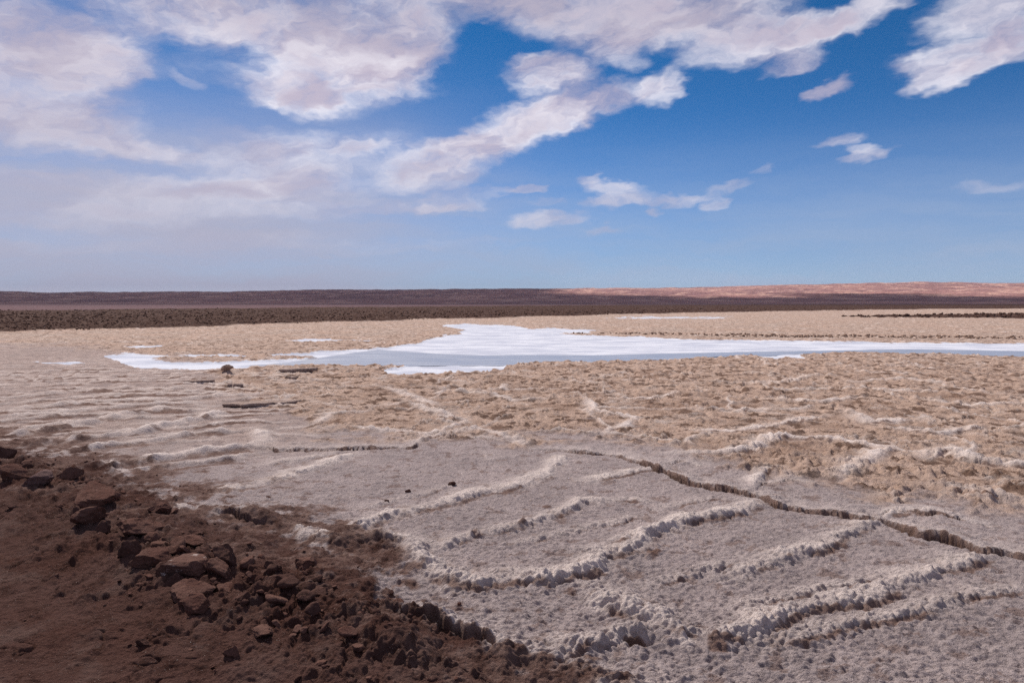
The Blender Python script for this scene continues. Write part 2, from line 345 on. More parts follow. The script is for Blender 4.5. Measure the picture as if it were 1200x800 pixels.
# ---------------------------------------------------------------- node helpers
class NT:
    def __init__(s, tree): s.t = tree; s.n = tree.nodes; s.l = tree.links
    def node(s, typ, ins=None, **kw):
        nd = s.n.new(typ)
        for k, v in kw.items(): setattr(nd, k, v)
        for k, v in (ins or {}).items(): s.set(nd.inputs[k], v)
        return nd
    def set(s, sock, v):
        if hasattr(v, 'is_output'): s.l.new(v, sock)
        else: sock.default_value = v
    def math(s, op, a, b=0., c=None, clamp=False):
        nd = s.node('ShaderNodeMath', operation=op, use_clamp=clamp)
        s.set(nd.inputs[0], a); s.set(nd.inputs[1], b)
        if c is not None: s.set(nd.inputs[2], c)
        return nd.outputs[0]
    def vm(s, op, a, b=None, out=0):
        nd = s.node('ShaderNodeVectorMath', operation=op); s.set(nd.inputs[0], a)
        if b is not None: s.set(nd.inputs[3] if op == 'SCALE' else nd.inputs[1], b)
        return nd.outputs[out]
    def mix(s, f, a, b, typ='MIX'):
        nd = s.node('ShaderNodeMix', data_type='RGBA', blend_type=typ)
        s.set(nd.inputs[0], f); s.set(nd.inputs[6], a if hasattr(a, 'is_output') else (*a, 1)[:4]); s.set(nd.inputs[7], b if hasattr(b, 'is_output') else (*b, 1)[:4])
        return nd.outputs[2]
    def noise(s, vec, scale, detail=4, rough=.55, out=0, dist=0.):
        nd = s.node('ShaderNodeTexNoise'); s.set(nd.inputs['Vector'], vec)
        nd.inputs['Scale'].default_value = scale; nd.inputs['Detail'].default_value = detail
        nd.inputs['Roughness'].default_value = rough; nd.inputs['Distortion'].default_value = dist
        return nd.outputs[out]
    def ramp(s, x, a, b, lo=0., hi=1.):
        nd = s.node('ShaderNodeMapRange', interpolation_type='SMOOTHSTEP'); s.set(nd.inputs[0], x)
        for i, v in enumerate((a, b, lo, hi)): s.set(nd.inputs[1 + i], v)
        return nd.outputs[0]
def new_mat(name):
    m = bpy.data.materials.new(name); m.use_nodes = True
    t = NT(m.node_tree); t.n.clear()
    out = t.node('ShaderNodeOutputMaterial'); b = t.node('ShaderNodeBsdfPrincipled')
    t.l.new(b.outputs[0], out.inputs[0]); b.inputs['Roughness'].default_value = .9; b.inputs['Specular IOR Level'].default_value = .03
    return m, t, b

# ---------------------------------------------------------------- ground material
def ground_material():
    m, t, b = new_mat('ground_crust')
    pos = t.node('ShaderNodeNewGeometry').outputs['Position']
    A = t.node('ShaderNodeAttribute', attribute_name='mask_a'); B = t.node('ShaderNodeAttribute', attribute_name='mask_b')
    sa_ = t.node('ShaderNodeSeparateColor', {0: A.outputs['Color']}); sb_ = t.node('ShaderNodeSeparateColor', {0: B.outputs['Color']})
    br, ta, sa, dk = sa_.outputs[0], sa_.outputs[1], sa_.outputs[2], A.outputs['Alpha']
    ridge, pl, soil_shade, wet = sb_.outputs[0], sb_.outputs[1], sb_.outputs[2], B.outputs['Alpha']
    n1 = t.noise(pos, 1.3, 6, .6); n2 = t.noise(pos, 9, 6, .65); n3 = t.noise(pos, 45, 5, .7); n4 = t.noise(pos, .35, 4)
    n5 = t.noise(pos, 160, 3, .7)
    # pale crust
    c = t.mix(t.ramp(n1, .35, .65), COL['crust_a'], COL['crust_b'])
    c = t.mix(t.ramp(n2, .42, .68, 0, .55), c, COL['crust_c'])
    c = t.mix(t.ramp(t.noise(t.vm('MULTIPLY', pos, (1, 1.7, 1)), 30, 5, .7), .52, .64, 0, .6), c, COL['crust_dk'])
    c = t.mix(t.ramp(n5, .52, .68, 0, .35), c, COL['white'])
    # rough tan crust
    tc = t.mix(t.ramp(n2, .35, .68), COL['tan_a'], COL['tan_b'])
    nT = t.noise(pos, 3.2, 8, .68)
    shade_fleck = t.ramp(nT, .515, .56)
    tc = t.mix(t.math('MULTIPLY', shade_fleck, .9), tc, COL['tan_shade'])  # dark flecks painted for the shadowed gaps between clods
    tc = t.mix(t.math('MULTIPLY', t.ramp(n1, .5, .72), t.ramp(n2, .35, .6), clamp=True), tc, COL['tan_w'])
    tc = t.mix(t.ramp(t.noise(t.vm('ADD', pos, (5, 3, 0)), .9, 5, .6), .48, .66, 0, .6), tc, (.27, .17, .125))
    # paler with distance across the far flat
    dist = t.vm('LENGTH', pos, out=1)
    tc = t.mix(t.ramp(dist, 18, 40, 0, .65), tc, t.mix(t.math('MULTIPLY', shade_fleck, .75), t.mix(t.ramp(n4, .35, .65), COL['far_flat'], COL['tan_a']), COL['tan_shade']))
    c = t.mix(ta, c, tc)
    # brown specks in the crust of the near flat and the left
    c = t.mix(t.math('MULTIPLY', t.ramp(t.noise(t.vm('ADD', pos, (31, 7, 0)), 5.5, 8, .68), .55, .60), t.math('SUBTRACT', .65, t.math('MULTIPLY', ta, .65))), c, (.20, .13, .11))
    # ridges of cleaner salt
    rr = t.math('MULTIPLY', ridge, t.ramp(t.math('ADD', t.math('MULTIPLY', n2, .6), t.math('MULTIPLY', n3, .4)), .30, .50), clamp=True)
    c = t.mix(rr, c, COL['ridge'])
    soil_shade_mix = t.ramp(t.math('ADD', soil_shade, t.math('MULTIPLY', t.math('SUBTRACT', n2, .5), .9)), .35, .75)
    c = t.mix(t.math('MULTIPLY', soil_shade_mix, .8), c, COL['soil_shade'])  # exposed soil brown, doubling as painted shade on near flanks
    c = t.mix(t.ramp(soil_shade, .85, 1., 0, .6), c, (.10, .055, .038))  # deeper brown where the mask peaks: shade painted into the cracks
    # soil
    so = t.mix(t.ramp(n1, .35, .65), COL['soil_a'], COL['soil_b'])
    so = t.mix(t.ramp(n2, .45, .70, 0, .7), so, COL['soil_c'])
    so = t.mix(t.ramp(n3, .60, .72, 0, .6), so, COL['soil_l'])
    so = t.mix(t.ramp(t.noise(t.vm('ADD', pos, (2, 9, 0)), 2.2, 8, .7), .50, .64, 0, .55), so, (.135, .085, .072))
    so = t.mix(t.math('MULTIPLY', t.ramp(n5, .64, .72), t.ramp(n2, .5, .62), clamp=True), so, COL['ridge'])
    bb = t.ramp(t.math('ADD', br, t.math('MULTIPLY', t.math('SUBTRACT', n2, .5), 1.1)), .30, .75)
    c = t.mix(bb, c, so)
    # salt
    sw = t.mix(t.ramp(t.noise(t.vm('MULTIPLY', pos, (.5, 1., 1)), .9, 7, .68), .42, .58), COL['salt_a'], COL['salt_b'])
    ss = t.ramp(t.math('ADD', sa, t.math('MULTIPLY', t.math('SUBTRACT', n2, .5), .5)), .35, .6)
    c = t.mix(ss, c, sw)
    c = t.mix(t.math('MULTIPLY', wet, .8), c, COL['wet'])
    dd = t.mix(t.ramp(n4, .3, .7), COL['dark_a'], COL['dark_b'])
    dd = t.mix(t.ramp(t.noise(pos, .8, 9, .75), .52, .60, 0, .8), dd, COL['dark_l'])
    c = t.mix(t.ramp(pl, 0, 1), c, t.mix(t.ramp(n4, .35, .65), COL['plain_a'], COL['plain_b']))
    c = t.mix(t.ramp(dk, .3, .7), c, dd)
    t.set(b.inputs['Base Color'], c)
    t.set(b.inputs['Roughness'], t.math('SUBTRACT', .92, t.math('MULTIPLY', wet, .3)))
    h = t.math('ADD', t.math('MULTIPLY', n3, .03), t.math('MULTIPLY', n5, .012))
    h = t.math('ADD', h, t.math('MULTIPLY', n2, .03))
    h = t.math('MULTIPLY', h, t.math('SUBTRACT', 1., t.math('MULTIPLY', sa, .9)))
    bu = t.node('ShaderNodeBump', {'Height': h, 'Strength': .9, 'Distance': 1.})
    t.l.new(bu.outputs[0], b.inputs['Normal'])
    return m
COL = dict(
    crust_a=(.40, .318, .303), crust_b=(.315, .252, .243), crust_c=(.48, .39, .37), crust_dk=(.12, .09, .085), white=(.54, .46, .44),
    tan_a=(.53, .375, .295), tan_b=(.37, .25, .19), tan_shade=(.13, .075, .053), tan_w=(.50, .40, .35), far_flat=(.48, .375, .315),
    ridge=(.75, .625, .565), soil_shade=(.165, .09, .066), soil_a=(.082, .038, .029), soil_b=(.105, .056, .046), soil_c=(.042, .018, .013), soil_l=(.16, .092, .072),
    salt_a=(.62, .62, .67), salt_b=(.46, .47, .54), wet=(.30, .31, .36), dark_a=(.058, .029, .021), dark_b=(.078, .041, .031), dark_l=(.14, .09, .07),
    plain_a=(.17, .10, .103), plain_b=(.12, .070, .075), hill_a=(.34, .175, .155), hill_b=(.22, .115, .115), hill_c=(.56, .34, .27))

# ---------------------------------------------------------------- ground sheet
def build_ground():
    a_in = np.radians(np.arange(-43, 43.001, .07))
    a_out = np.radians(np.concatenate([np.arange(43.5, 60, .5), np.arange(60, 300, 5.), np.arange(300, 316.9, .5)]))
    ang = np.concatenate([a_in, a_out])
    D = [.25]
    while D[-1] < 3000:
        d = D[-1]; st = min(.00042 * d * d, .0075 * d)
        if d < 2.2: st = max(.02 * (2.3 - d), .0025)
        if d > 60: st = .0075 * d + (d - 60) * .012
        D.append(d + st)
    D = np.array(D)
    AA, DD = np.meshgrid(ang, D)
    x = (DD * np.sin(AA)).ravel(); y = (DD * np.cos(AA)).ravel()
    z, br, ta, sa, dk, ridge, pl, soil_shade, wa = terrain(x, y)
    V = np.stack([x, y, z], 1)
    Q = grid_faces(len(D), len(ang), True)[:, ::-1]
    # cap at the feet
    me = mesh_from('ground', V, Q)
    attr(me, 'mask_a', np.stack([br, ta, sa, dk], 1)); attr(me, 'mask_b', np.stack([ridge.clip(0, 1), pl, (soil_shade * .999).clip(0, 1), wa], 1))
    o = link('ground', me, ground_material()); o['kind'] = 'structure'
    print('ground', len(V))
    return o
build_ground()

# ---------------------------------------------------------------- shallow brine
def build_water():
    P = [gnd(*p) for p in WATER]
    # densify and ripple the outline so it meets the salt raggedly
    out = []
    for i in range(len(P)):
        a, b2 = P[i], P[(i + 1) % len(P)]
        n = max(2, int(np.hypot(*(b2 - a)) / .5))
        for k in range(n): out.append(a + (b2 - a) * k / n)
    out = np.array(out)
    # widen a touch: the basin of the ground sheet trims it
    me = bpy.data.meshes.new('water')
    V = [(p[0], p[1], -.038) for p in out]
    me.from_pydata(V, [], [list(range(len(V)))]); me.update()
    m, t, b = new_mat('brine')
    pos = t.node('ShaderNodeNewGeometry').outputs['Position']
    n = t.noise(t.vm('MULTIPLY', pos, (.5, 1.4, 1)), 1.2, 4, .6)
    t.set(b.inputs['Base Color'], t.mix(t.ramp(n, .3, .7), (.27, .285, .34), (.33, .345, .40)))
    t.set(b.inputs['Roughness'], t.ramp(n, .35, .7, .30, .42)); b.inputs['Specular IOR Level'].default_value = .5; b.inputs['IOR'].default_value = 1.34
    h = t.noise(pos, 9, 3)
    bu = t.node('ShaderNodeBump', {'Height': h, 'Strength': .25, 'Distance': .01}); t.l.new(bu.outputs[0], b.inputs['Normal'])
    o = link('water', me, m); o['kind'] = 'structure'
    if me.polygons[0].normal.z < 0: me.flip_normals()
build_water()

# ---------------------------------------------------------------- hills
SUN_AZ, SUN_EL = math.radians(-36), math.radians(48)
SUN = np.array([math.sin(SUN_AZ) * math.cos(SUN_EL), math.cos(SUN_AZ) * math.cos(SUN_EL), math.sin(SUN_EL)])
SKY = [(-900, 346), (-300, 344), (0, 345), (60, 346.2), (100, 345.6), (200, 344), (300, 342.3), (400, 341), (550, 339.3), (700, 338.6), (760, 338.8), (830, 338.4), (900, 336.6), (1000, 335.6), (1090, 335.6), (1150, 336.6), (1200, 337), (1500, 338), (2200, 340)]
def build_hills():
    ang = np.radians(np.arange(-62, 62.01, .075)); D = np.concatenate([np.linspace(650, 1500, 40), np.linspace(1510, 3700, 200), np.linspace(3720, 6500, 30)])
    A, DD = np.meshgrid(ang, D); x = DD * np.sin(A); y = DD * np.cos(A)
    px = 600 + F * np.tan(A) / CP
    sk = np.interp(px, [p[0] for p in SKY], [p[1] for p in SKY])
    crest = (Y0 - sk) / F * 3400 * 1.0
    s = (DD - 650) / 2750.
    prof = np.where(s < 1, .28 * sst(0, .55, s) + .72 * sst(.28, 1.02, s) ** 1.1, 1 - .5 * sst(1, 2, s))
    n = fbm(x * .0016, y * .0016, 200, 5); g = np.abs(fbm(x * .006, y * .0022, 210, 4, .55))
    h = crest * prof + 1.7 * sst(.1, .6, s) + (9 * n - 13 * g + 2.5) * sst(.05, .35, s) * (1 - .8 * sst(.85, 1., s)) * sst(1.5, 1.02, s)
    h += 1.2 * fbm(x * .02, y * .02, 220, 3) * sst(.1, .4, s)
    h = h - 3.0 * sst(.08, 0., s) + .15
    V = np.stack([x.ravel(), y.ravel(), h.ravel()], 1)
    me = mesh_from('hills', V, grid_faces(len(D), len(ang))[:, ::-1])
    m, t, b = new_mat('hill_soil')
    pos = t.node('ShaderNodeNewGeometry').outputs['Position']
    st = t.vm('MULTIPLY', pos, (1, .5, 6))
    n1 = t.noise(st, .0035, 6, .6); n2 = t.noise(st, .02, 5, .65); n3 = t.noise(pos, .09, 4, .6)
    c = t.mix(t.ramp(n1, .38, .62), COL['hill_a'], COL['hill_b'])
    c = t.mix(t.ramp(n2, .50, .60, 0, .7), c, COL['hill_c'])
    c = t.mix(t.ramp(n3, .5, .62, 0, .55), c, (.11, .058, .055))
    t.set(b.inputs['Base Color'], c)
    bu = t.node('ShaderNodeBump', {'Height': n3, 'Strength': 1., 'Distance': 6.}); t.l.new(bu.outputs[0], b.inputs['Normal'])
    o = link('hills', me, m); o['kind'] = 'structure'
build_hills()

# ---------------------------------------------------------------- unseen cloud deck added for its shade (shadow over the plain, gaps shaped to light the right-hand hills)
def build_shade_clouds():
    HC = 4500.
    off = SUN[:2] / SUN[2] * HC
    xs = np.linspace(-5200, 5200, 300); ys = np.linspace(-3000, 4400, 240)
    X, Y = np.meshgrid(xs, ys)                        # where the shadow falls
    hole = np.zeros_like(X)
    def H_(px, d, rx, ry, w=1.):
        nonlocal hole
        a = math.atan((px - 600) / F * CP); cx, cy = d * math.sin(a), d * math.cos(a)
        q = np.hypot((X - cx) / rx, (Y - cy) / ry); hole = np.maximum(hole, w * sst(1.25, .6, q))
    for a in HOLES: H_(*a)
    n = fbm(X * .0016, Y * .0016, 300, 5, .55)
    dens = sst(.60, .30, hole + 1.15 * n * (hole > .02))
    edge = sst(-5200, -4700, X) * sst(5200, 4700, X) * sst(-3000, -2200, Y) * sst(4400, 4100, Y)
    dens = dens * edge * (DECK + (DECK2 - DECK) * sst(200, 900, Y))
    lump = 90 + 50 * fbm(X * .002, Y * .002, 310, 4)
    zb = HC - .35 * lump * dens; zt = HC + lump * dens + 4
    n0 = X.size
    V = np.concatenate([np.stack([(X + off[0]).ravel(), (Y + off[1]).ravel(), z.ravel()], 1) for z in (zb, zt)])
    Qb = grid_faces(*X.shape); Qt = Qb[:, ::-1] + n0
    me = mesh_from('shade_clouds', V, np.concatenate([Qb[:, ::-1], Qt[:, ::-1]]))
    attr(me, 'cover', np.tile(np.stack([dens.ravel()] * 4, 1), (2, 1)))
    m = bpy.data.materials.new('shade_cloud'); m.use_nodes = True; t = NT(m.node_tree); t.n.clear()
    A = t.node('ShaderNodeAttribute', attribute_name='cover').outputs['Fac']
    tr = t.node('ShaderNodeBsdfTransparent'); tl = t.node('ShaderNodeBsdfTranslucent', {'Color': (.95, .95, .96, 1)}); df = t.node('ShaderNodeBsdfDiffuse', {'Color': (.9, .9, .92, 1)})
    mx = t.node('ShaderNodeMixShader', {0: .35, 1: tl.outputs[0], 2: df.outputs[0]})
    m2 = t.node('ShaderNodeMixShader', {0: A, 1: tr.outputs[0], 2: mx.outputs[0]})
    out = t.node('ShaderNodeOutputMaterial'); t.l.new(m2.outputs[0], out.inputs[0])
    o = link('shade_clouds', me, m); o['kind'] = 'structure'
DECK, DECK2 = .12, .88
HOLES = [(815, 1800, 200, 480, 1.4), (1190, 1900, 420, 650, 1.3), (990, 2250, 380, 220, 1.2), (800, 2300, 380, 700, 1.2), (760, 3200, 500, 260, .9), (1010, 3200, 900, 480), (1180, 2800, 800, 760), (1290, 2300, 700, 800), (900, 2000, 220, 300), (1010, 2300, 320, 200, .9), (870, 3350, 400, 240),
         (640, 3350, 260, 150, .8), (1120, 1900, 260, 260, .85), (1500, 2600, 1200, 1200)]
build_shade_clouds()

# ---------------------------------------------------------------- rocks
def rock_material(name, a, b_, c, salt=0.):
    m, t, b = new_mat(name)
    pos = t.node('ShaderNodeTexCoord').outputs['Object']; geo = t.node('ShaderNodeNewGeometry')
    wp = geo.outputs['Position']
    n1 = t.noise(wp, 7, 6, .6); n2 = t.noise(wp, 40, 5, .7); n3 = t.noise(wp, 150, 3, .7)
    cc = t.mix(t.ramp(n1, .35, .65), a, b_); cc = t.mix(t.ramp(n2, .5, .68, 0, .7), cc, c)
    if salt: cc = t.mix(t.math('MULTIPLY', t.ramp(n1, .52, .60), t.ramp(n2, .42, .58, 0, salt), clamp=True), cc, COL['ridge'])
    t.set(b.inputs['Base Color'], cc)
    h = t.math('ADD', t.math('MULTIPLY', n2, .014), t.math('MULTIPLY', n3, .006))
    bu = t.node('ShaderNodeBump', {'Height': h, 'Strength': .9, 'Distance': 1.}); t.l.new(bu.outputs[0], b.inputs['Normal'])
    return m
M_SOIL = rock_material('red_brown_rock', (.115, .055, .042), (.14, .075, .058), (.05, .024, .018))
M_DARK = rock_material('dark_rock', (.075, .038, .030), (.095, .05, .04), (.035, .018, .014))
M_MAUVE = rock_material('mauve_rock', (.17, .105, .095), (.13, .078, .07), (.06, .035, .03))
M_SALTY = rock_material('salty_rock', (.15, .08, .062), (.115, .062, .05), (.055, .028, .02), .9)
M_TAN = rock_material('tan_lump', (.26, .165, .12), (.34, .24, .19), (.14, .085, .06), .6)
M_SLAB = rock_material('salt_plate', (.34, .25, .21), (.28, .20, .165), (.16, .10, .08), .4)

import bmesh
def ico(sub):
    bm = bmesh.new(); bmesh.ops.create_icosphere(bm, subdivisions=sub, radius=1.)
    V = np.array([v.co[:] for v in bm.verts]); Fc = np.array([[v.index for v in f.verts] for f in bm.faces]); bm.free(); return V, Fc
ICO = {k: ico(k) for k in (2, 3, 5)}
def rock_mesh(seed, sub=5, sx=1., sy=1., sz=1., cuts=9, rough=.10):
    rs = np.random.RandomState(seed); V, Fc = ICO[sub]; V = V.copy(); N = V.copy()
    for _ in range(cuts):
        d = rs.randn(3); d /= np.linalg.norm(d); c = rs.uniform(.42, .80)
        ex = (V @ d - c).clip(0); V -= ex[:, None] * d * .985
    o = rs.rand(3) * 50
    n = fbm(V[:, 0] * 1.6 + o[0], V[:, 1] * 1.6 + V[:, 2] * 1.3 + o[1], seed % 40, 4, .6) + fbm(V[:, 2] * 1.9 + o[2], V[:, 0] * 1.1 - V[:, 1] * 1.7, seed % 37, 4, .6)
    n2 = fbm(V[:, 0] * 7 + o[1], V[:, 1] * 6 + V[:, 2] * 7, 3, 3) + fbm(V[:, 2] * 8, V[:, 0] * 7 - V[:, 1] * 6 + o[2], 5, 3)
    V *= (1 + rough * 1.6 * n + rough * .35 * n2)[:, None]
    V *= (sx, sy, sz)
    return mesh_from('rock', V, Fc, True)
def gz(x, y): return float(terrain(np.array([x]), np.array([y]))[0][0])
# px box left, top, right, bottom; material; tilt deg; label
HERO = [
 ((28,564,65,585), M_MAUVE, (8,0,6), 'pale mauve angular rock at the left edge, the lightest of the red-brown bank'),
 ((0,556,34,578), M_SOIL, (0,5,20), 'red-brown rock beside the pale mauve rock, cut by the left edge'),
 ((6,594,26,606), M_DARK, (0,0,0), 'small dark stone alone on the smooth soil below the mauve rock'),
 ((-12,526,18,552), M_DARK, (0,10,0), 'dark rock clump at the upper left end of the brown bank'),
 ((66,556,100,575), M_SOIL, (0,-6,30), 'low red-brown rock directly right of the pale mauve rock'),
 ((87,582,138,612), M_SOIL, (0,4,-20), 'large rounded red-brown boulder near the middle of the bank'),
 ((86,608,130,632), M_SOIL, (0,-18,-25), 'tilted red-brown rock leaning below the large rounded boulder'),
 ((112,622,131,646), M_DARK, (0,-50,-30), 'narrow dark slab standing on edge beside the tilted rock'),
 ((133,622,202,642), M_SOIL, (0,3,10), 'long low red-brown rock lying right of the upright slab'),
 ((139,655,164,677), M_DARK, (0,0,0), 'dark blocky rock at the left end of the piled slabs'),
 ((154,660,208,682), M_SOIL, (5,4,10), 'flat oval red-brown slab in front of the salt-edged rock'),
 ((184,666,254,696), M_SALTY, (6,6,-8), 'largest slab of the pile, its left corner crusted with white salt'),
 ((238,672,274,696), M_SOIL, (0,22,-30), 'pointed rock sloping down from the salt-edged slab'),
 ((248,654,281,690), M_DARK, (0,0,20), 'dark upright boulder behind the pile of slabs'),
 ((202,692,261,718), M_SOIL, (0,-4,15), 'rough red-brown rock under the salt-edged slab'),
 ((212,716,252,737), M_SOIL, (0,6,-10), 'lowest rock of the pile, resting on the smooth soil'),
 ((274,708,301,727), M_DARK, (0,0,10), 'dark rock right of the lowest piled rock'),
 ((309,674,336,691), M_DARK, (0,8,0), 'dark jagged rock near the orange soil lump'),
 ((344,662,374,681), M_SOIL, (0,0,0), 'rusty orange lump of soil at the edge of the salt crust'),
 ((356,703,391,714), M_DARK, (0,-4,5), 'thin dark flake lying flat on the brown soil'),
 ((160,754,176,764), M_DARK, (0,0,0), 'small dark pebble alone on the smooth foreground soil'),
 ((262,766,282,784), M_SOIL, (0,0,0), 'squat red-brown stone near the bottom of the bank'),
 ((288,744,328,760), M_SOIL, (0,5,-15), 'low ledge-like rock between the squat stone and the thin flake'),
 ((168,598,208,618), M_SOIL, (0,0,30), 'red-brown lump where the bank meets the pale crust'),
 ((205,640,240,656), M_SOIL, (0,5,0), 'low rock above the salt-edged slab'),
 ((523,562,537,571), M_DARK, (0,0,0), 'small dark stone alone on the pale crust at centre'),
 ((473,573,482,580), M_SOIL, (0,0,0), 'tiny reddish stone left of the dark stone on the pale crust'),
 ((310,581,319,587), M_DARK, (0,0,0), 'tiny dark stone on the pale crust left of the ridges'),
 ((449,586,457,592), M_SOIL, (0,0,0), 'tiny brown stone near the near end of a crust ridge'),
 ((260,432,273,441), M_TAN, (0,-8,0), 'brown pointed clump standing at the near shore of the salt pool'),
]
for i, ((x0, y0, x1, y1), mat, tilt, lab) in enumerate(HERO):
    cx = (x0 + x1) / 2; base = y1 - (y1 - y0) * .28
    g = gnd(cx, base); d = math.hypot(*g)
    w = (x1 - x0) / F * math.hypot(d, H) * .5 * .98
    h = (y1 - y0) / F * math.hypot(d, H) * .5 * .95
    me = rock_mesh(100 + i * 7, 5 if w > .03 else 3, w * 1.0, max(w * .78, h * .8), h * 1.05, cuts=15, rough=.085)
    o = link('rock', me, mat); z = gz(*g)
    o.location = (g[0], g[1], z + h * .35); o.rotation_euler = [math.radians(a) for a in tilt]
    o['label'] = lab; o['category'] = 'rock'; o['group'] = 'rocks of the brown bank'
    if 'pale crust' in lab and 'stone' in lab: o['group'] = 'loose stones on the pale crust'
    if 'salt pool' in lab: del o['group']

# raised plates of salt crust near the pool
def plate(p, name, lab, thick, tilt, z, seed, mat):
    rs = np.random.RandomState(seed); P = np.array([gnd(*q) for q in p]); c = P.mean(0)
    out = []
    for i in range(len(P)):
        a, b2 = P[i], P[(i + 1) % len(P)]
        for k in range(8): out.append(a + (b2 - a) * k / 8 + rs.randn(2) * .02)
    out = np.array(out) - c
    rings = [(.0, 1.05), (.35, 1.03), (.7, 1.01), (.92, .995), (1.0, .99), (1.02, .95), (1.0, .86), (.86, .70), (.80, .0)]
    V = []; n = len(out)
    for s_, zz in [(0.0, .0), (.5, 0), (.8, 0), (.97, -.02), (1.0, -.2), (.99, -.6), (.93, -.95), (.6, -1), (0, -1)]:
        for k, q in enumerate(out):
            V.append((q[0] * s_, q[1] * s_, zz * thick + (.012 * float(perlin(np.array([q[0] * s_ * 4.]), np.array([q[1] * s_ * 4.]))[0]))))
    V = np.array(V); Q = grid_faces(9, n, True)
    me = mesh_from(name, V, Q[:, ::-1]); bm = bmesh.new(); bm.from_mesh(me); bmesh.ops.remove_doubles(bm, verts=bm.verts, dist=.0005); bmesh.ops.recalc_face_normals(bm, faces=bm.faces); bm.to_mesh(me); bm.free(); me.shade_smooth()
    o = link(name, me, mat); o.location = (c[0], c[1], z); o.rotation_euler = [math.radians(a) for a in tilt]
    o['label'] = lab; o['category'] = 'salt plate'; o['group'] = 'lifted salt plates'
plate([(258,477),(285,479.5),(325,477.5),(352,473.5),(351,471.3),(320,472),(285,474)], 'salt_plate', 'long lifted plate of salt crust with a dark gap under its right edge', .055, (-3,-1.,0), .065, 3, M_SLAB)
plate([(326,437),(345,438),(362,437),(372,435),(370,433.2),(345,434)], 'salt_plate', 'dark-edged plate tipped up at the near shore of the salt pool', .09, (-3,-1.5,0), .09, 4, M_SLAB)
plate([(215,449),(235,450.5),(252,448.5),(248,446),(228,446.5)], 'salt_plate', 'low broken plate left of the pointed clump', .06, (-3,-2,0), .055, 5, M_SLAB)
plate([(264,455),(275,457),(284,455),(281,452.5),(268,452.5)], 'salt_plate', 'small steep broken plate between the pointed clump and the long plate', .09, (-6,4,0), .09, 6, M_SLAB)
plate([(335,445),(346,446),(349,443.9),(338,443)], 'salt_plate', 'smallest plate, just in front of the dark-edged plate', .07, (-4,0,0), .065, 8, M_SLAB)

# small loose clods on the bank
proto = [rock_mesh(500 + k, 3, 1, .85, .7, 6, .12) for k in range(5)]
pts = []
while len(pts) < 290:
    s_ = random.random() * (len(BW) - 1); i = int(s_); q = BW[i] + (BW[i + 1] - BW[i]) * (s_ - i)
    p = q + np.array([random.gauss(0, .36), random.gauss(0, .36)])
    if p[1] < 2.4: continue
    pts.append(p)
pts = np.array(pts); T = terrain(pts[:, 0], pts[:, 1])
mats = [M_SOIL, M_DARK, M_SOIL, M_DARK, M_SOIL]
for me, mt in zip(proto, mats): me.materials.append(mt)
for k, p in enumerate(pts):
    if T[1][k] < .4: continue
    o = link('soil_clod', proto[k % 5]); s_ = .012 + .06 * random.random() ** 2.4 * math.exp(-(min(float(seg_dist(np.array([p[0]]), np.array([p[1]]), BW[i2], BW[i2 + 1])[0][0]) for i2 in range(len(BW) - 1)) / .35) ** 2)
    o.location = (p[0], p[1], T[0][k] + s_ * .3); o.scale = (s_, s_, s_ * random.uniform(.6, 1)); o.rotation_euler = (random.uniform(-.5, .5), random.uniform(-.5, .5), random.random() * 6.3)
    o['label'] = 'small loose red-brown clod scattered among the larger rocks of the bank'; o['category'] = 'clod'; o['group'] = 'small clods scattered on the brown bank'

# ---------------------------------------------------------------- far clod fields (nobody could count them)
def clod_field(name, lab, pts_, sizes, mat, seed):
    V0, F0 = ICO[2]; rs = np.random.RandomState(seed); n = len(pts_); z = terrain(pts_[:, 0], pts_[:, 1])[0]
    ang = rs.rand(n) * 6.28; c, s_ = np.cos(ang), np.sin(ang)
    base = V0[None] * (1 + .28 * rs.randn(n, len(V0))[:, :, None].clip(-2, 2) * .8)
    sc = np.stack([sizes * rs.uniform(.7, 1.5, n), sizes * rs.uniform(.7, 1.2, n), sizes * rs.uniform(.5, 1., n)], 1)
    base = base * sc[:, None]
    X = base[..., 0] * c[:, None] - base[..., 1] * s_[:, None]; Y = base[..., 0] * s_[:, None] + base[..., 1] * c[:, None]
    V = np.stack([X + pts_[:, 0, None], Y + pts_[:, 1, None], base[..., 2] + (z + sizes * .2)[:, None]], -1).reshape(-1, 3)
    Fc = (F0[None] + (np.arange(n) * len(V0))[:, None, None]).reshape(-1, 3)
    o = link(name, mesh_from(name, V, Fc, False), mat); o['kind'] = 'stuff'; o['label'] = lab
def scatter(poly, n, seed, pw=1.):
    rs = np.random.RandomState(seed); P = np.array(poly, float); out = []
    lo, hi = P.min(0), P.max(0); lo[0] = max(lo[0], -700); hi[0] = min(hi[0], 1900)
    while len(out) < n:
        q = rs.rand(n * 4, 2); q[:, 1] **= pw
        q = lo + q * (hi - lo); q = q[poly_sd(q[:, 0], q[:, 1], poly) > .1]
        out += [gnd(*a) for a in q]
    return np.array(out[:n])
m_cl = rock_material('dark_clod', (.072, .037, .027), (.12, .068, .052), (.038, .019, .014))
p = scatter(DARK, 26000, 1); D_ = np.hypot(*p.T); rs = np.random.RandomState(3)
clod_field('dark_clods', 'dark brown rough clods covering the plain before the hills', p, (.03 + .05 * rs.rand(len(p)) ** 2) * np.clip(D_ / 60, .6, 1.6), m_cl, 4)
p = scatter(DARK2, 1600, 5)
clod_field('dark_clods', 'dark clods in a thin strip on the far right of the flat', p, .07 + .14 * rs.rand(len(p)) ** 2, m_cl, 6)
STRIP = [(640,391),(720,392),(900,395),(1100,397),(1300,399),(1300,396),(1100,394),(900,392.5),(760,390.5)]
m_tc = rock_material('tan_clod', (.24, .155, .115), (.30, .20, .15), (.15, .09, .065))
p = scatter(STRIP, 520, 7)
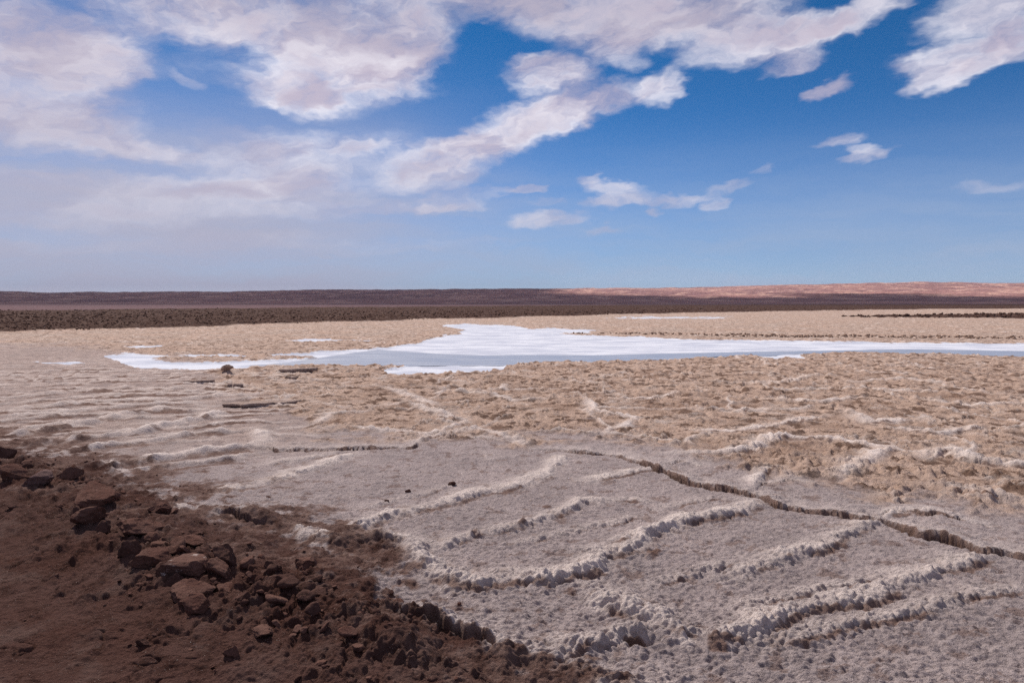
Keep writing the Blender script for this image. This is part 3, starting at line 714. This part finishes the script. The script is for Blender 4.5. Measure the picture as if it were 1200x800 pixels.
clod_field('crust_clods', 'broken brown crust along the far shore of the salt pool', p, .03 + .06 * rs.rand(len(p)) ** 2, m_tc, 8)

# ---------------------------------------------------------------- sun, sky
sun = bpy.data.lights.new('sun', 'SUN'); sun.energy = 5.; sun.angle = math.radians(1.3); sun.color = (1., .95, .88)
so = bpy.data.objects.new('sun', sun); col.objects.link(so); so.rotation_euler = Vector(SUN).to_track_quat('Z', 'Y').to_euler()

CL = [ # px, py, rx, ry, rot deg (ccw), weight
 (40,40,150,50,0,1.),(20,105,150,52,0,1.),(110,72,75,30,-4,.9),(60,150,150,30,-6,.85),(160,172,100,11,-3,.75),
 (210,12,150,34,-6,1.),(330,30,120,34,-12,.9),(450,10,120,42,8,1.),(400,88,118,42,6,1.05),(350,108,62,20,0,.8),(470,62,62,40,20,.9),(560,-6,90,14,0,.6),
 (612,74,30,9,10,.5),(215,95,22,9,-30,.5),(245,75,45,22,0,.3),
 (590,155,105,26,17,1.),(680,125,95,20,14,.95),(530,182,80,25,12,.9),(780,100,30,21,5,.95),(648,86,54,24,4,1.05),(500,208,66,20,4,.8),(525,243,52,6,6,.65),(560,228,80,6,6,.5),(625,108,25,8,10,.5),
 (350,190,140,32,14,.75),(300,165,90,22,5,.55),(425,172,42,8,8,.7),(270,232,190,20,6,.85),(120,215,190,15,4,.8),(400,248,150,12,5,.7),(60,252,200,20,2,.75),(200,285,230,12,3,.6),(480,290,160,8,2,.4),(330,215,60,16,16,.55),
 (690,14,125,40,-6,1.1),(720,58,32,17,10,.9),(740,72,24,10,10,.6),(830,18,115,34,0,1.),(880,48,85,24,8,.95),(1010,20,70,18,16,.95),(950,36,60,20,12,.9),(920,72,42,10,8,.8),(610,14,60,16,0,.45),
 (1160,14,80,40,0,1.),(1120,70,76,18,2,1.),(1115,92,44,13,12,.95),(1190,50,50,24,0,.9),
 (964,103,32,10,10,.85),(990,167,30,9,4,.75),(1012,178,22,5,5,.65),(1014,187,32,7,10,.85),(1168,214,50,8,-2,.6),
 (688,208,19,6,2,.75),(716,217,38,8,0,.8),(722,232,46,9,6,.9),(795,232,52,8,4,.8),(858,216,28,7,2,.7),(848,238,16,8,0,.8),(760,249,13,6,0,.7),(640,256,50,10,4,.9),(700,270,19,6,0,.75),(618,222,26,5,6,.6),(890,200,12,5,0,.45),(640,236,24,5,3,.5),
 (-120,90,120,80,0,1.),(1320,40,90,50,0,.9),(-200,250,200,40,0,.6),(1380,190,80,20,0,.6)]
def build_world():
    w = bpy.data.worlds.new('World'); SC.world = w; w.use_nodes = True
    t = NT(w.node_tree); t.n.clear()
    out = t.node('ShaderNodeOutputWorld'); bg = t.node('ShaderNodeBackground', {'Strength': 1.}); t.l.new(bg.outputs[0], out.inputs[0])
    sky = t.node('ShaderNodeTexSky', sky_type='NISHITA', sun_disc=False); sky.sun_elevation = SUN_EL; sky.sun_rotation = SUN_AZ; sky.altitude = 2300; sky.air_density = 1.; sky.dust_density = .6; sky.ozone_density = 2.
    d = t.vm('NORMALIZE', t.node('ShaderNodeTexCoord').outputs['Generated'])
    s = t.node('ShaderNodeSeparateXYZ', {0: d}); X, Y, Z = s.outputs
    az = t.math('ARCTAN2', X, Y); el = t.math('ARCSINE', Z)
    AE = t.node('ShaderNodeCombineXYZ', {0: az, 1: el, 2: 0.}).outputs[0]
    # stretched noise domain: flatter towards the horizon
    sc = t.math('DIVIDE', 1., t.math('ADD', t.math('MAXIMUM', Z, 0.), .16))
    pl = t.node('ShaderNodeCombineXYZ', {0: t.math('MULTIPLY', X, sc), 1: t.math('MULTIPLY', Y, sc), 2: 0.}).outputs[0]
    wn = t.noise(t.vm('MULTIPLY', AE, (1, 1.8, 1)), 7., 3, .6, out=1)
    wv = t.vm('MULTIPLY', t.vm('SUBTRACT', wn, (.5, .5, .5)), (.10, .045, 0.))
    P = t.vm('ADD', AE, wv)
    wn2 = t.noise(t.vm('MULTIPLY', AE, (1, 2.2, 1)), 40., 2, .6, out=1)
    P = t.vm('ADD', P, t.vm('MULTIPLY', t.vm('SUBTRACT', wn2, (.5, .5, .5)), (.030, .018, 0.)))
    P1 = t.vm('ADD', P, (0, 0, 1.)); tot = None
    for px, py, rx, ry, rot, wt in CL:
        r = ray(px, py); a0 = math.atan2(r[0], r[1]); e0 = math.atan2(r[2], math.hypot(r[0], r[1]))
        r2 = ray(px + 10, py); k = abs(math.atan2(r2[0], r2[1]) - a0) / 10
        r3 = ray(px, py - 10); ke = abs(math.atan2(r3[2], math.hypot(r3[0], r3[1])) - e0) / 10
        c_, s_ = math.cos(math.radians(rot)), math.sin(math.radians(rot)); A_, B_ = rx * k * 1.12, ry * ke * 1.2
        d1 = t.vm('DOT_PRODUCT', P1, (c_ / A_, s_ / A_, -(c_ * a0 + s_ * e0) / A_), out=1)
        d2 = t.vm('DOT_PRODUCT', P1, (-s_ / B_, c_ / B_, -(-s_ * a0 + c_ * e0) / B_), out=1)
        v = t.ramp(t.math('MULTIPLY_ADD', d2, d2, t.math('MULTIPLY', d1, d1)), 1.35, 0., 0., wt)
        tot = v if tot is None else t.math('SUBTRACT', t.math('ADD', tot, v), t.math('MULTIPLY', t.math('MULTIPLY', tot, v), .62))
    # soft clouds elsewhere in the sky
    front = t.math('MULTIPLY', t.ramp(Y, .15, .45), t.ramp(Z, .55, .42))
    gen = t.ramp(t.noise(pl, 1.1, 3, .55), .38, .58, 0., 1.0)
    tot = t.math('ADD', t.math('MULTIPLY', tot, front), t.math('MULTIPLY', gen, t.math('SUBTRACT', 1., front)))
    PR = t.node('ShaderNodeCombineXYZ', {0: t.vm('DOT_PRODUCT', P, (.966, .259, 0), out=1), 1: t.vm('DOT_PRODUCT', P, (-.259, .966, 0), out=1), 2: 0.}).outputs[0]
    na = t.noise(t.vm('MULTIPLY', PR, (1, 3.2, 1)), 8., 5, .62); nb = t.noise(t.vm('MULTIPLY', PR, (1, 1.6, 1)), 46., 6, .68)
    nsum = t.math('ADD', t.math('MULTIPLY', t.math('SUBTRACT', na, .5), 1.6), t.math('MULTIPLY', t.math('SUBTRACT', nb, .5), 1.0))
    dens = t.math('ADD', tot, t.math('MULTIPLY', nsum, t.math('ADD', .25, t.math('MULTIPLY', tot, .55))))
    alpha = t.ramp(dens, .05, 1.5, 0., .98)
    # colour of cloud: bright rims, mauve cores
    core = t.ramp(t.math('ADD', dens, t.math('MULTIPLY', nsum, -.8)), .80, 1.25)
    shade = t.noise(t.vm('MULTIPLY', P, (1, 2.2, 1)), 6., 4, .5)
    cm = t.math('MAXIMUM', t.math('MULTIPLY', core, t.ramp(shade, .38, .62, 0., .85)), t.math('MULTIPLY', t.ramp(t.math('ADD', t.math('MULTIPLY', na, .35), t.math('MULTIPLY', shade, .65)), .57, .40, 0., .85), 1.))
    cc = t.mix(cm, CLW, CLS)
    gl = t.math('MAXIMUM', t.ramp(az, -.28, -.62, 0., .6), t.ramp(el, .29, .40, 0., .85))
    cc = t.mix(t.math('MULTIPLY', gl, t.ramp(shade, .60, .42, .45, 1.)), cc, CLG)
    cc = t.mix(t.ramp(el, .30, .02, 0., .8), cc, CLH)
    # pale veil near the horizon, thicker on the left
    veil = t.math('MULTIPLY', t.ramp(el, .38, .10), t.ramp(az, .15, -.40, .0, 1.), clamp=True)
    st = t.noise(t.vm('MULTIPLY', P, (1, 9, 1)), 3., 5, .55)
    veil = t.math('MULTIPLY', veil, t.ramp(st, .25, .7, .6, 1.), clamp=True)
    v2 = t.math('MULTIPLY', t.ramp(el, .27, .0, 0., .92), t.ramp(st, .3, .7, .6, 1.))
    base = t.vm('MULTIPLY', sky.outputs[0], SKYT)
    base = t.mix(t.ramp(el, -.06, .42), t.vm('MULTIPLY', base, SKYH), base)
    c = t.mix(v2, base, (.315, .385, .53))
    c = t.mix(veil, c, CLH)
    c = t.mix(alpha, c, cc)
    # below the horizon: bounce tone of the ground
    c = t.mix(t.ramp(Z, -.002, -.03), c, (.12, .09, .08))
    t.set(bg.inputs[0], c)
    w.cycles.sampling_method = 'MANUAL'; w.cycles.sample_map_resolution = 512
SKYT = (.0072, .040, .065); SKYH = (5.6, 1.42, 1.27)
CLG = (.385, .35, .44); CLW = (.81, .78, .84); CLS = (.42, .36, .46); CLH = (.37, .375, .485)
build_world()

# ---------------------------------------------------------------- haze
def build_haze():
    me = bpy.data.meshes.new('haze'); bm = bmesh.new(); bmesh.ops.create_cube(bm, size=1.)
    bmesh.ops.scale(bm, vec=(14500, 14500, 130), verts=bm.verts); bmesh.ops.translate(bm, vec=(0, 0, 50), verts=bm.verts); bm.to_mesh(me); bm.free()
    m = bpy.data.materials.new('haze'); m.use_nodes = True; t = NT(m.node_tree); t.n.clear()
    v = t.node('ShaderNodeVolumePrincipled', {'Color': (.86, .88, 1., 1), 'Density': HAZE, 'Anisotropy': .2}); out = t.node('ShaderNodeOutputMaterial'); t.l.new(v.outputs[0], out.inputs['Volume'])
    o = link('haze', me, m); o['kind'] = 'stuff'; o['label'] = 'thin bluish air over the whole plain'
HAZE = .00005
build_haze()

# ---------------------------------------------------------------- camera
cam = bpy.data.cameras.new('camera'); cam.sensor_width = 36; cam.lens = 24; cam.clip_end = 20000; cam.clip_start = .05
co = bpy.data.objects.new('camera', cam); col.objects.link(co); co.location = (0, 0, H); co.rotation_euler = (math.pi / 2 - PITCH, 0, 0)
SC.camera = co
SC.view_settings.view_transform = 'Standard'; SC.view_settings.look = 'None'; SC.view_settings.gamma = 1; SC.view_settings.exposure = .25
SC.cycles.use_denoising = False; SC.cycles.max_bounces = 5; SC.cycles.diffuse_bounces = 3; SC.cycles.transparent_max_bounces = 12
